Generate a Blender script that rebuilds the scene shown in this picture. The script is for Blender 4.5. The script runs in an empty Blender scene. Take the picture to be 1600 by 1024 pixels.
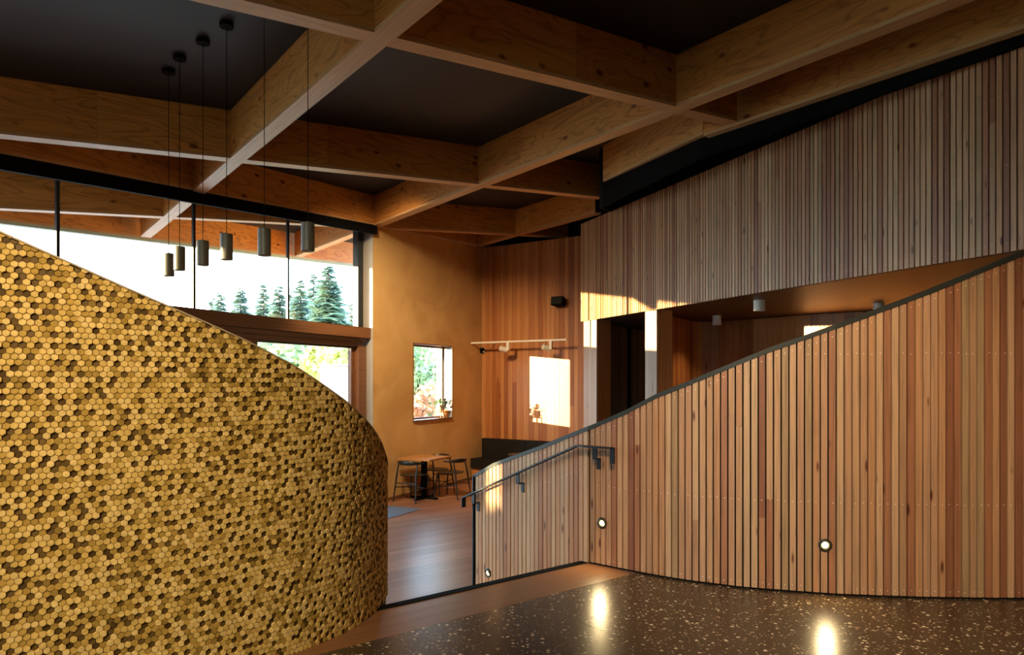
import bpy, math, random
from mathutils import Matrix, Vector

random.seed(7)
S = bpy.context.scene
COL = S.collection
EYE = 1.45                      # eye above the landing, the landing is z = 0
LOW = -0.63                     # the hall floor, four risers down

# ------------------------------------------------------------------ camera
cam = bpy.data.cameras.new('camera')
cam.lens, cam.sensor_width = 24.0, 36.0
cam.shift_y = 86 / 1600.0
cam.clip_end = 500
co = bpy.data.objects.new('camera', cam)
COL.objects.link(co)
co.location = (0, 0, EYE)
co.rotation_euler = (math.pi / 2, 0, 0)
S.camera = co

# ------------------------------------------------------------------ sky, sun, exposure
S.view_settings.view_transform = 'Standard'
S.view_settings.look = 'None'
S.view_settings.gamma = 1
S.view_settings.exposure = 1.25
S.view_settings.use_curve_mapping = False
S.cycles.use_denoising = True
S.cycles.max_bounces = 9
S.cycles.diffuse_bounces = 6
S.cycles.sample_clamp_indirect = 6.0
S.cycles.caustics_reflective = False
S.cycles.caustics_refractive = False

w = bpy.data.worlds.new('sky')
S.world = w
w.use_nodes = True
wn, wl = w.node_tree.nodes, w.node_tree.links
bg = wn['Background']
tc = wn.new('ShaderNodeTexCoord')
sx = wn.new('ShaderNodeSeparateXYZ')
rp = wn.new('ShaderNodeValToRGB')
wl.new(tc.outputs['Generated'], sx.inputs[0])
wl.new(sx.outputs['Z'], rp.inputs[0])
rp.color_ramp.elements[0].position = 0.0
rp.color_ramp.elements[0].color = (0.76, 0.89, 1.0, 1)
rp.color_ramp.elements[1].position = 0.5
rp.color_ramp.elements[1].color = (0.42, 0.68, 1.0, 1)
wl.new(rp.outputs[0], bg.inputs[0])
bg.inputs[1].default_value = 5.0

SUN_DIR = Vector((0.956, 0.292, -0.070)).normalized()
sl = bpy.data.lights.new('sun', 'SUN')
sl.energy = 15.5
sl.color = (1.0, 0.76, 0.42)
sl.angle = math.radians(0.4)
so = bpy.data.objects.new('sun', sl)
COL.objects.link(so)
so.rotation_euler = SUN_DIR.to_track_quat('-Z', 'Y').to_euler()
so.location = (-20, -6, 8)

# added unseen spots that brighten walls and balustrade (fixtures are built further down)
ADDED_SPOTS = [((-1.9, .1), (-2.4, 2.7, 1.0), 270, 75, (1, .82, .54), .3), ((0.3, 0.8), (2.2, 4.7, .8), 470, 54, (1, .80, .55), .3),
         ((-1.6, -.9), (-2.2, 2.8, 1.2), 190, 60, (1, .82, .54), .3),
         ((-2.15, 8.42), (-1.7, 13.1, 1.0), 420, 76, (1, .76, .46), .12), ((-2.6, 8.05), (.3, 14.2, .3), 330, 56, (1, .72, .40), .12)]

# ------------------------------------------------------------------ helpers
WM = {}                                      # world matrix of every object built


def frame(x, y, z=0.0, t=(1, 0)):
    return Matrix.Translation((x, y, z)) @ Matrix.Rotation(math.atan2(t[1], t[0]), 4, 'Z')


ID = Matrix.Identity(4)


def link(o, parent, M):
    COL.objects.link(o)
    if parent is not None:
        o.parent = parent
        o.matrix_parent_inverse = WM[parent.name].inverted()
    o.matrix_basis = M
    WM[o.name] = M.copy()
    return o


def mesh(name, vf, mat, smooth=False):
    me = bpy.data.meshes.new(name)
    me.from_pydata([tuple(v) for v in vf[0]], [], vf[1])
    if mat:
        me.materials.append(mat)
    if smooth:
        me.polygons.foreach_set('use_smooth', [True] * len(me.polygons))
        me.set_sharp_from_angle(angle=math.radians(32))
    me.update()
    return me


def mk(name, vf, mat, parent=None, M=ID, smooth=False, **props):
    me = vf if isinstance(vf, bpy.types.Mesh) else mesh(name, vf, mat, smooth)
    o = bpy.data.objects.new(name, me)
    link(o, parent, M)
    for k, v in props.items():
        o[k] = v
    return o


def empty(name, M=ID, **props):
    o = bpy.data.objects.new(name, None)
    o.empty_display_size = 0.1
    link(o, None, M)
    for k, v in props.items():
        o[k] = v
    return o


def join(*vfs):
    V, F = [], []
    for v, f in vfs:
        n = len(V)
        V += [tuple(p) for p in v]
        F += [tuple(i + n for i in q) for q in f]
    return V, F


HEXA = [(0, 3, 2, 1), (4, 5, 6, 7), (0, 1, 5, 4), (1, 2, 6, 5), (2, 3, 7, 6), (3, 0, 4, 7)]


def box(x0, x1, y0, y1, z0, z1):
    return ([(x0, y0, z0), (x1, y0, z0), (x1, y1, z0), (x0, y1, z0),
             (x0, y0, z1), (x1, y0, z1), (x1, y1, z1), (x0, y1, z1)], HEXA)


def wedge(x0, x1, y0, y1, zb0, zb1, zt0, zt1):
    return ([(x0, y0, zb0), (x1, y0, zb1), (x1, y1, zb1), (x0, y1, zb0),
             (x0, y0, zt0), (x1, y0, zt1), (x1, y1, zt1), (x0, y1, zt0)], HEXA)


def prism(poly, z0, z1):
    """counter-clockwise plan polygon; z0/z1 numbers or functions of (x, y)"""
    f0 = z0 if callable(z0) else (lambda x, y: z0)
    f1 = z1 if callable(z1) else (lambda x, y: z1)
    n = len(poly)
    V = [(x, y, f0(x, y)) for x, y in poly] + [(x, y, f1(x, y)) for x, y in poly]
    F = [tuple(range(n - 1, -1, -1)), tuple(range(n, 2 * n))]
    F += [(i, (i + 1) % n, n + (i + 1) % n, n + i) for i in range(n)]
    return V, F


def lathe(prof, n=20, cap0=True, cap1=True):
    V, F = [], []
    for r, z in prof:
        for i in range(n):
            a = 2 * math.pi * i / n
            V.append((r * math.cos(a), r * math.sin(a), z))
    for k in range(len(prof) - 1):
        for i in range(n):
            j = (i + 1) % n
            F.append((k * n + i, k * n + j, (k + 1) * n + j, (k + 1) * n + i))
    if cap0:
        F.append(tuple(range(n - 1, -1, -1)))
    if cap1:
        F.append(tuple((len(prof) - 1) * n + i for i in range(n)))
    return V, F


def tube(pts, rad, n=10):
    """round bar through pts; rad a number or list"""
    P = [Vector(p) for p in pts]
    R = rad if isinstance(rad, (list, tuple)) else [rad] * len(P)
    V, F = [], []
    for i, p in enumerate(P):
        d = (P[min(i + 1, len(P) - 1)] - P[max(i - 1, 0)]).normalized()
        up = Vector((0, 0, 1)) if abs(d.z) < 0.95 else Vector((1, 0, 0))
        u = d.cross(up).normalized()
        v = u.cross(d)
        for k in range(n):
            a = 2 * math.pi * k / n
            V.append(tuple(p + (u * math.cos(a) + v * math.sin(a)) * R[i]))
    for i in range(len(P) - 1):
        for k in range(n):
            j = (k + 1) % n
            F.append((i * n + k, i * n + j, (i + 1) * n + j, (i + 1) * n + k))
    F.append(tuple(range(n - 1, -1, -1)))
    F.append(tuple((len(P) - 1) * n + k for k in range(n)))
    return V, F


def sweep(pts, sect):
    """rectangular bar: sect = (half width across, z low, z high); pts 3D"""
    P = [Vector(p) for p in pts]
    hw, a, b = sect
    V, F = [], []
    for i, p in enumerate(P):
        d = P[min(i + 1, len(P) - 1)] - P[max(i - 1, 0)]
        n = Vector((d.y, -d.x, 0)).normalized()
        for s, z in ((1, a), (1, b), (-1, b), (-1, a)):
            V.append((p.x + n.x * hw * s, p.y + n.y * hw * s, p.z + z))
    for i in range(len(P) - 1):
        for k in range(4):
            j = (k + 1) % 4
            F.append((i * 4 + k, (i + 1) * 4 + k, (i + 1) * 4 + j, i * 4 + j))
    m = (len(P) - 1) * 4
    F += [(0, 1, 2, 3), (m + 3, m + 2, m + 1, m)]
    return V, F


def xf(vf, M):
    return [tuple(M @ Vector(v)) for v in vf[0]], vf[1]


class Path:
    """smooth plan curve with arc length and a z profile tied to its control points"""

    def __init__(self, ctrl, smooth=True, sub=12):
        pts, self.cs = [], []
        n = len(ctrl)
        C = [Vector(c[:2]) for c in ctrl]
        for i in range(n - 1):
            p0, p1, p2, p3 = C[max(i - 1, 0)], C[i], C[i + 1], C[min(i + 2, n - 1)]
            for k in range(sub):
                u = k / sub
                if smooth:
                    q = 0.5 * ((2 * p1) + (p2 - p0) * u + (2 * p0 - 5 * p1 + 4 * p2 - p3) * u * u
                               + (3 * p1 - p0 - 3 * p2 + p3) * u ** 3)
                else:
                    q = p1.lerp(p2, u)
                pts.append(q)
        pts.append(C[-1])
        self.p, self.s = pts, [0.0]
        for a, b in zip(pts, pts[1:]):
            self.s.append(self.s[-1] + (b - a).length)
        self.L = self.s[-1]
        self.cs = [self.s[i * sub] for i in range(n)]
        self.cz = [c[2] if len(c) > 2 else 0 for c in ctrl]

    def at(self, s):
        import bisect
        i = min(max(bisect.bisect_right(self.s, s) - 1, 0), len(self.s) - 2)
        d = self.p[i + 1] - self.p[i]
        ln = self.s[i + 1] - self.s[i]
        q = self.p[i] + d * ((s - self.s[i]) / ln)
        a, b = self.p[max(i - 1, 0)], self.p[min(i + 2, len(self.p) - 1)]
        return q, (b - a).normalized() if (b - a).length > 0 else d.normalized()

    def z(self, s):
        c, z = self.cs, self.cz
        if s <= c[0]:
            return z[0] + (s - c[0]) * (z[1] - z[0]) / (c[1] - c[0])
        for i in range(len(c) - 1):
            if s <= c[i + 1] or i == len(c) - 2:
                return z[i] + (s - c[i]) * (z[i + 1] - z[i]) / (c[i + 1] - c[i])


def ribbon(path, s0, s1, y0, y1, zb, zt, step=.08):
    n = max(2, int((s1 - s0) / step))
    V, F = [], []
    for i in range(n + 1):
        s = s0 + (s1 - s0) * i / n
        q, t = path.at(s)
        nx, ny = -t.y, t.x
        for y, z in ((y0, zb(s)), (y1, zb(s)), (y1, zt(s)), (y0, zt(s))):
            V.append((q.x + nx * y, q.y + ny * y, z))
    for i in range(n):
        for k in range(4):
            j = (k + 1) % 4
            F.append((i * 4 + k, (i + 1) * 4 + k, (i + 1) * 4 + j, i * 4 + j))
    F += [(3, 2, 1, 0), (n * 4, n * 4 + 1, n * 4 + 2, n * 4 + 3)]
    return V, F


def px(x, Y):
    """plan point seen at picture column x at depth Y"""
    return ((x - 800) / 1066.7 * Y, Y)


# ------------------------------------------------------------------ materials
def newmat(name):
    m = bpy.data.materials.new(name)
    m.use_nodes = True
    nt = m.node_tree
    return m, nt.nodes, nt.links, nt.nodes['Principled BSDF']


def flat(name, col, rough=0.5, metal=0.0, spec=0.5):
    m, N, L, b = newmat(name)
    b.inputs['Base Color'].default_value = (*col, 1)
    b.inputs['Roughness'].default_value = rough
    b.inputs['Metallic'].default_value = metal
    b.inputs['Specular IOR Level'].default_value = spec
    return m


def ramp(N, stops, interp='LINEAR'):
    r = N.new('ShaderNodeValToRGB')
    r.color_ramp.interpolation = interp
    e = r.color_ramp.elements
    while len(e) < len(stops):
        e.new(0.5)
    for k, (p, c) in enumerate(stops):
        e[k].position = p
        e[k].color = (*c, 1) if len(c) == 3 else c
    return r


def mixc(N, L, fac, a, b, mode='MIX'):
    m = N.new('ShaderNodeMix')
    m.data_type = 'RGBA'
    m.blend_type = mode
    for sock, v in ((m.inputs[0], fac), (m.inputs[6], a), (m.inputs[7], b)):
        if hasattr(v, 'is_linked') or isinstance(v, bpy.types.NodeSocket):
            L.new(v, sock)
        elif isinstance(v, (int, float)):
            sock.default_value = v
        else:
            sock.default_value = (*v, 1)
    return m.outputs[2]


def wood(name, tones, scale=(40, 40, 1.4), rough=0.5, knots=0.5, knot_scale=(9, 9, 2.2), contrast=0.28, wav=0.0, bump=0.06):
    """tones: colours picked per piece; grain stretched along the axis with the small scale"""
    m, N, L, b = newmat(name)
    tcn = N.new('ShaderNodeTexCoord')
    oi = N.new('ShaderNodeObjectInfo')
    off = N.new('ShaderNodeVectorMath'); off.operation = 'SCALE'
    off.inputs[0].default_value = (37.0, 53.0, 91.0)
    L.new(oi.outputs['Random'], off.inputs['Scale'])
    add = N.new('ShaderNodeVectorMath'); add.operation = 'ADD'
    L.new(tcn.outputs['Object'], add.inputs[0]); L.new(off.outputs[0], add.inputs[1])
    mp = N.new('ShaderNodeMapping'); mp.inputs['Scale'].default_value = scale
    L.new(add.outputs[0], mp.inputs[0])
    n1 = N.new('ShaderNodeTexNoise')
    n1.inputs['Scale'].default_value = 1.0
    n1.inputs['Detail'].default_value = 5
    n1.inputs['Distortion'].default_value = 0.6 + wav
    L.new(mp.outputs[0], n1.inputs['Vector'])
    st = [(i / len(tones), t) for i, t in enumerate(tones)]
    r = ramp(N, st, 'CONSTANT')
    L.new(oi.outputs['Random'], r.inputs[0])
    g = ramp(N, [(0.28, (1 - contrast,) * 3), (0.5, (1, 1, 1)), (0.75, (1 + contrast * .5,) * 3)])
    L.new(n1.outputs[0], g.inputs[0])
    c = mixc(N, L, 1.0, r.outputs[0], g.outputs[0], 'MULTIPLY')
    if wav:
        mw = N.new('ShaderNodeMapping'); mw.inputs['Scale'].default_value = (scale[0] * .42, scale[1] * .05, scale[2] * .42) if False else (0.55, 2.0, 2.6)
        L.new(add.outputs[0], mw.inputs[0])
        nn = N.new('ShaderNodeTexNoise'); nn.inputs['Scale'].default_value = 1.3; nn.inputs['Detail'].default_value = 2.5; nn.inputs['Distortion'].default_value = .5
        L.new(mw.outputs[0], nn.inputs['Vector'])
        mu = N.new('ShaderNodeMath'); mu.operation = 'MULTIPLY'; mu.inputs[1].default_value = 13.0
        L.new(nn.outputs[0], mu.inputs[0])
        fr = N.new('ShaderNodeMath'); fr.operation = 'FRACT'
        L.new(mu.outputs[0], fr.inputs[0])
        cr = ramp(N, [(0.0, (.62, .55, .5)), (0.16, (1, 1, 1)), (0.8, (1.06, 1.05, 1.0)), (1.0, (.66, .6, .55))])
        L.new(fr.outputs[0], cr.inputs[0])
        c = mixc(N, L, 0.9, c, cr.outputs[0], 'MULTIPLY')
    if knots:
        mk2 = N.new('ShaderNodeMapping'); mk2.inputs['Scale'].default_value = knot_scale
        L.new(add.outputs[0], mk2.inputs[0])
        vo = N.new('ShaderNodeTexVoronoi'); vo.inputs['Scale'].default_value = 1.0
        L.new(mk2.outputs[0], vo.inputs['Vector'])
        kr = ramp(N, [(0.0, (.16, .08, .04)), (0.09, (.3, .17, .1)), (0.17, (1, 1, 1))])
        L.new(vo.outputs['Distance'], kr.inputs[0])
        sep = N.new('ShaderNodeSeparateColor')
        L.new(vo.outputs['Color'], sep.inputs[0])
        gt = N.new('ShaderNodeMath'); gt.operation = 'LESS_THAN'; gt.inputs[1].default_value = knots
        L.new(sep.outputs[0], gt.inputs[0])
        c = mixc(N, L, gt.outputs[0], c, mixc(N, L, 1.0, c, kr.outputs[0], 'MULTIPLY'))
    L.new(c, b.inputs['Base Color'])
    b.inputs['Roughness'].default_value = rough
    if bump:
        bp = N.new('ShaderNodeBump'); bp.inputs['Strength'].default_value = bump; bp.inputs['Distance'].default_value = .004
        L.new(n1.outputs[0], bp.inputs['Height']); L.new(bp.outputs[0], b.inputs['Normal'])
    return m


CEDAR = [(.42, .215, .105), (.32, .130, .055), (.47, .265, .13), (.38, .17, .07), (.23, .082, .034), (.44, .235, .108),
         (.36, .185, .085), (.48, .285, .145), (.30, .115, .048), (.42, .20, .085), (.34, .20, .09), (.46, .25, .12)]
M_SLAT = wood('cedar slats', CEDAR, (70, 70, 2.2), .5, .42, (13, 9, 3.2), .34)
M_LINING = wood('timber lining boards', [(.44, .165, .048), (.34, .112, .030), (.49, .205, .065), (.29, .092, .026), (.40, .145, .045), (.46, .185, .055)],
                (45, 45, 1.2), .42, .25, (9, 7, 1.5), .3)
M_PALE = wood('daylight pale pier boards', [(.44, .30, .21), (.40, .26, .18), (.47, .33, .235)], (50, 50, 1.5), .5, .2, (9, 7, 1.5), .22)  # paleness from sun and sky light put into the board colour
PLY = [(.54, .218, .044), (.49, .185, .034), (.57, .25, .055)]
M_PLY = wood('plywood beam faces', PLY, (1.1, 20, 20), .55, .62, (3.0, 3.0, 5.2), .26, wav=.5)
M_LVL = wood('laminated beam edges', [(.54, .30, .125), (.50, .27, .11)], (1.5, 70, 30), .48, 0, contrast=.3)
M_PLANK = wood('hall floor boards', [(.30, .13, .075), (.25, .105, .06), (.34, .155, .09), (.275, .118, .068)], (1.3, 42, 42), .33, 0, contrast=.4, bump=.1)
M_LAND = wood('landing boards', [(.22, .095, .035), (.19, .08, .03)], (1.3, 40, 40), .38, 0, contrast=.3)
M_TRANSOM = wood('dark timber frames', [(.19, .078, .032), (.16, .065, .027)], (1.3, 40, 40), .42, 0, contrast=.3)
M_TABLE = wood('oak table top', [(.38, .165, .045)], (1.5, 35, 35), .6, 0, contrast=.2)
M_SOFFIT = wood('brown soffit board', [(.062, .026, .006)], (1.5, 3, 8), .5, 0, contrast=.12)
M_BLACK = flat('black paint', (.004, .004, .004), .9, 0, .08)
M_FRAME = flat('black aluminium', (.012, .014, .017), .4)
M_STEEL = flat('dark powder coated steel', (.007, .010, .013), .45, 0, .35)
M_BRONZE = flat('dark bronze capping', (.030, .030, .022), .45, .2, .35)
M_BLACKWOOD = flat('black stained wood', (.009, .0085, .0085), .32)
M_VINYL = flat('dark brown upholstery', (.008, .006, .004), .7, 0, .25)
M_WHITE = flat('white enamel', (.72, .66, .55), .45)
M_CREAM = flat('cream enamel', (.62, .56, .42), .5)
M_SHADE = flat('olive black shade enamel', (.13, .12, .085), .42)
M_ALU = flat('pale aluminium reveal', (.45, .45, .44), .42)
M_NAIL = flat('fixing heads with painted glint', (.80, .62, .44), .35, .35)  # pale colour carries the glint of brass nails
M_CARPET = flat('grey entrance matting', (.12, .13, .15), .95, 0, .1)
M_GUTTER = flat('pale green gutter metal', (.35, .46, .44), .5)
M_GREEN = flat('glossy leaf green', (.10, .24, .04), .5)
M_CLAY = flat('white glazed clay', (.75, .68, .55), .4)
M_DARKPOT = flat('dark clay', (.03, .022, .018), .6)
M_LEGWOOD = flat('orange wood', (.45, .19, .06), .5)


def glass():
    m, N, L, b = newmat('window glass')
    N.remove(b)
    out = N['Material Output']
    lf = N.new('ShaderNodeLayerWeight'); lf.inputs['Blend'].default_value = .5
    pw = N.new('ShaderNodeMath'); pw.operation = 'POWER'; pw.inputs[1].default_value = 5
    L.new(lf.outputs['Facing'], pw.inputs[0])
    lw = N.new('ShaderNodeMath'); lw.operation = 'MULTIPLY_ADD'; lw.inputs[1].default_value = .9; lw.inputs[2].default_value = .03
    L.new(pw.outputs[0], lw.inputs[0])
    tr = N.new('ShaderNodeBsdfTransparent'); tr.inputs[0].default_value = (.95, .98, .97, 1)
    gl = N.new('ShaderNodeBsdfGlossy'); gl.inputs['Roughness'].default_value = .02
    mx = N.new('ShaderNodeMixShader')
    L.new(lw.outputs[0], mx.inputs[0]); L.new(tr.outputs[0], mx.inputs[1]); L.new(gl.outputs[0], mx.inputs[2])
    L.new(mx.outputs[0], out.inputs[0])
    return m


M_GLASS = glass()


def earth():
    m, N, L, b = newmat('trowelled earth plaster')
    t = N.new('ShaderNodeTexCoord')
    n1 = N.new('ShaderNodeTexNoise'); n1.inputs['Scale'].default_value = 1.1; n1.inputs['Detail'].default_value = 7; n1.inputs['Distortion'].default_value = 1.0
    n2 = N.new('ShaderNodeTexNoise'); n2.inputs['Scale'].default_value = 60; n2.inputs['Detail'].default_value = 3
    L.new(t.outputs['Object'], n1.inputs['Vector']); L.new(t.outputs['Object'], n2.inputs['Vector'])
    r = ramp(N, [(.3, (.52, .29, .095)), (.5, (.62, .37, .135)), (.72, (.70, .44, .18))])
    L.new(n1.outputs[0], r.inputs[0])
    r2 = ramp(N, [(.3, (.86, .85, .82)), (.6, (1, 1, 1))]); L.new(n2.outputs[0], r2.inputs[0])
    L.new(mixc(N, L, 1.0, r.outputs[0], r2.outputs[0], 'MULTIPLY'), b.inputs['Base Color'])
    b.inputs['Roughness'].default_value = .8
    bp = N.new('ShaderNodeBump'); bp.inputs['Strength'].default_value = .15; bp.inputs['Distance'].default_value = .01
    L.new(n1.outputs[0], bp.inputs['Height']); L.new(bp.outputs[0], b.inputs['Normal'])
    return m


M_EARTH = earth()


def terrazzo():
    m, N, L, b = newmat('dark polished terrazzo')
    t = N.new('ShaderNodeTexCoord')
    wob = N.new('ShaderNodeTexNoise'); wob.inputs['Scale'].default_value = 55; wob.inputs['Detail'].default_value = 2
    L.new(t.outputs['Object'], wob.inputs['Vector'])
    ad = N.new('ShaderNodeMix'); ad.data_type = 'RGBA'; ad.blend_type = 'LINEAR_LIGHT'; ad.inputs[0].default_value = .012
    L.new(t.outputs['Object'], ad.inputs[6]); L.new(wob.outputs['Color'], ad.inputs[7])
    c = None
    base = ramp(N, [(.3, (.040, .024, .011)), (.7, (.066, .042, .022))])
    nb = N.new('ShaderNodeTexNoise'); nb.inputs['Scale'].default_value = 14; nb.inputs['Detail'].default_value = 6
    L.new(t.outputs['Object'], nb.inputs['Vector']); L.new(nb.outputs[0], base.inputs[0])
    c = base.outputs[0]
    for sc, thr, rad, tint in ((36, .34, .40, (.68, .55, .38)), (75, .30, .42, (.52, .41, .28)), (26, .10, .40, (.26, .17, .10))):
        v = N.new('ShaderNodeTexVoronoi'); v.inputs['Scale'].default_value = sc
        L.new(ad.outputs[2], v.inputs['Vector'])
        sp = N.new('ShaderNodeSeparateColor'); L.new(v.outputs['Color'], sp.inputs[0])
        a = N.new('ShaderNodeMath'); a.operation = 'LESS_THAN'; a.inputs[1].default_value = thr
        L.new(sp.outputs[0], a.inputs[0])
        rr = N.new('ShaderNodeMath'); rr.operation = 'MULTIPLY'; rr.inputs[1].default_value = rad
        L.new(sp.outputs[1], rr.inputs[0])
        d = N.new('ShaderNodeMath'); d.operation = 'LESS_THAN'
        L.new(v.outputs['Distance'], d.inputs[0]); L.new(rr.outputs[0], d.inputs[1])
        mu = N.new('ShaderNodeMath'); mu.operation = 'MULTIPLY'
        L.new(a.outputs[0], mu.inputs[0]); L.new(d.outputs[0], mu.inputs[1])
        c = mixc(N, L, mu.outputs[0], c, tint)
    L.new(c, b.inputs['Base Color'])
    b.inputs['Roughness'].default_value = .27
    b.inputs['Specular IOR Level'].default_value = .5
    return m


M_TERRAZZO = terrazzo()


def perforated():
    m, N, L, b = newmat('perforated black ceiling metal')
    t = N.new('ShaderNodeTexCoord')
    s = N.new('ShaderNodeSeparateXYZ'); L.new(t.outputs['Object'], s.inputs[0])
    w1 = []
    for k in ('X', 'Y'):
        mu = N.new('ShaderNodeMath'); mu.operation = 'MULTIPLY'; mu.inputs[1].default_value = 2 * math.pi / .024
        L.new(s.outputs[k], mu.inputs[0])
        si = N.new('ShaderNodeMath'); si.operation = 'SINE'; L.new(mu.outputs[0], si.inputs[0]); w1.append(si)
    pr = N.new('ShaderNodeMath'); pr.operation = 'MULTIPLY'
    L.new(w1[0].outputs[0], pr.inputs[0]); L.new(w1[1].outputs[0], pr.inputs[1])
    r = ramp(N, [(.25, (.022, .020, .018)), (.45, (.003, .003, .003))])
    L.new(pr.outputs[0], r.inputs[0]); L.new(r.outputs[0], b.inputs['Base Color'])
    b.inputs['Roughness'].default_value = .6
    b.inputs['Specular IOR Level'].default_value = .25
    return m


M_PERF = perforated()


def hexmat():
    m, N, L, b = newmat('golden hexagon wood tiles')
    a = N.new('ShaderNodeAttribute'); a.attribute_name = 'tone'
    t = N.new('ShaderNodeTexCoord')
    n = N.new('ShaderNodeTexNoise'); n.inputs['Scale'].default_value = 60; n.inputs['Detail'].default_value = 3
    L.new(t.outputs['Object'], n.inputs['Vector'])
    r = ramp(N, [(0.0, (.050, .025, .004)), (.25, (.115, .060, .009)), (.5, (.34, .20, .035)), (.75, (.50, .315, .078)), (1.0, (.66, .45, .165))])
    L.new(a.outputs['Fac'], r.inputs[0])
    g = ramp(N, [(.3, (.78, .78, .74)), (.65, (1.1, 1.08, 1.05))]); L.new(n.outputs[0], g.inputs[0])
    L.new(mixc(N, L, 1.0, r.outputs[0], g.outputs[0], 'MULTIPLY'), b.inputs['Base Color'])
    b.inputs['Roughness'].default_value = .6
    b.inputs['Specular IOR Level'].default_value = .25
    return m


M_HEX = hexmat()
M_GROUT = flat('dark tile backing', (.05, .03, .009), .8)


def emit(name, col, st):
    m, N, L, b = newmat(name)
    b.inputs['Base Color'].default_value = (*col, 1)
    b.inputs['Emission Color'].default_value = (*col, 1)
    b.inputs['Emission Strength'].default_value = st
    return m


M_GLOW = emit('lit lamp lens', (1.0, .60, .16), 15.0)


def foliage(name, a, bcol, trans=.25):
    m, N, L, b = newmat(name)
    t = N.new('ShaderNodeTexCoord')
    n = N.new('ShaderNodeTexNoise'); n.inputs['Scale'].default_value = .9; n.inputs['Detail'].default_value = 4
    L.new(t.outputs['Object'], n.inputs['Vector'])
    r = ramp(N, [(.35, a), (.65, bcol)]); L.new(n.outputs[0], r.inputs[0])
    L.new(r.outputs[0], b.inputs['Base Color'])
    b.inputs['Roughness'].default_value = .7
    out = N['Material Output']
    tl = N.new('ShaderNodeBsdfTranslucent'); L.new(r.outputs[0], tl.inputs[0])
    mx = N.new('ShaderNodeMixShader'); mx.inputs[0].default_value = trans
    L.new(b.outputs[0], mx.inputs[1]); L.new(tl.outputs[0], mx.inputs[2]); L.new(mx.outputs[0], out.inputs[0])
    return m


M_CONIFER = foliage('conifer needles', (.22, .31, .26), (.31, .40, .27))
M_LEAF = foliage('broad leaves', (.24, .34, .18), (.36, .44, .18))
M_YELLOW = foliage('yellow green leaves', (.50, .54, .16), (.60, .62, .24))
M_AUTUMN = foliage('orange shrub leaves', (.66, .40, .24), (.72, .52, .36))
M_BARK = flat('bark', (.12, .085, .06), .9)
M_GROUND = flat('pale gravel ground', (.55, .49, .38), .95)
M_RENDER = flat('white rendered garden wall', (.62, .60, .56), .85)

# ------------------------------------------------------------------ layout: q runs along A, p along B
A = Vector((0.7848, 0.6198)); B = Vector((-0.6198, 0.7848))


def QP(q, p):
    v = A * q + B * p
    return (v.x, v.y)


def qp(x, y):
    return (A.x * x + A.y * y, B.x * x + B.y * y)


def hs(x, y):
    """underside of the beams above the floor datum at a plan point"""
    return EYE + 2.65 + 0.0945 * (A.x * x + A.y * y - 5.33)


BD = 0.50            # beam depth
W = Vector((0.451, 0.8925)); WN = Vector((0.8925, -0.451))       # along the glazed wall, into the room
W0 = Vector((-2.37, 11.60))


def WP(t, inward=0.0):
    v = W0 + W * t + WN * inward
    return (v.x, v.y)


CORNER = Vector((-0.66, 14.98)); BK = Vector((0.85, -0.527)).normalized(); BN = Vector((BK.y, -BK.x))
BL = Vector((1.226, 11.90)); BH = Vector((0.406, -0.914)).normalized(); BHN = Vector((BH.y, -BH.x))
UB, UT = EYE + 1.06, EYE + 2.76                                  # the upper slat wall, bottom and top


# ------------------------------------------------------------------ roof, ground
def roof_top(x, y):
    return hs(x, y) + BD


eave = [QP(-9, 6.40), QP(0.283, 11.41), QP(8.6, 15.90)]
roof_poly = [(-13, -7), (10, -7), (10, 19), (2.0, 19), eave[2], eave[1], eave[0]]
mk('ceiling', prism(roof_poly, roof_top, lambda x, y: roof_top(x, y) + .25), M_PERF, kind='structure',
   label='black perforated metal ceiling above the timber beam grid', category='ceiling')
mk('ground', box(-150, 120, -90, 170, -1.2, -.74), M_GROUND, kind='structure',
   label='pale gravel ground outside the glazing', category='ground')

# ------------------------------------------------------------------ floors
fl = empty('floor', frame(0, 0), kind='structure', label='dark polished terrazzo floor with pale stone chips beside curved slat wall', category='floor')
for q0, q1 in ((-7.5, 2.8785), (2.8825, 7.2)):
    poly = [QP(q0, -6), QP(q1, -6), QP(q1, 3.494), QP(q0, 3.494)]
    mk('terrazzo_slab', prism(poly, -.08, 0), M_TERRAZZO, fl)
mk('joint_filler', prism([QP(2.8785, -6), QP(2.8825, -6), QP(2.8825, 3.494), QP(2.8785, 3.494)], -.08, -.006), M_BLACK, fl)

lb = empty('landing', frame(*QP(2, 3.7)), kind='structure', label='brown timber boarded landing edge strip between terrazzo and the stairs', category='landing')
for k in range(3):
    x, y = QP(0, 3.496 + k * .1435)
    mk('plank', box(-1.0, 3.93, 0, .142, -.08, 0), M_LAND, lb, frame(x, y, 0, A))
stair = empty('staircase', frame(*QP(2.5, 4.0)), label='timber stairs going down from the landing behind a black nosing', category='stairs')
x, y = QP(0, 3.9275)
mk('nosing', box(2.03, 3.895, 0, .07, -.1575, .004), M_BLACK, stair, frame(x, y, 0, A))
for k in range(3):
    x, y = QP(0, 3.9975 + k * .30)
    mk('tread', box(2.3, 3.82, 0, .30, LOW, -.1575 * (k + 1)), M_LAND, stair, frame(x, y, 0, A))

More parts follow.
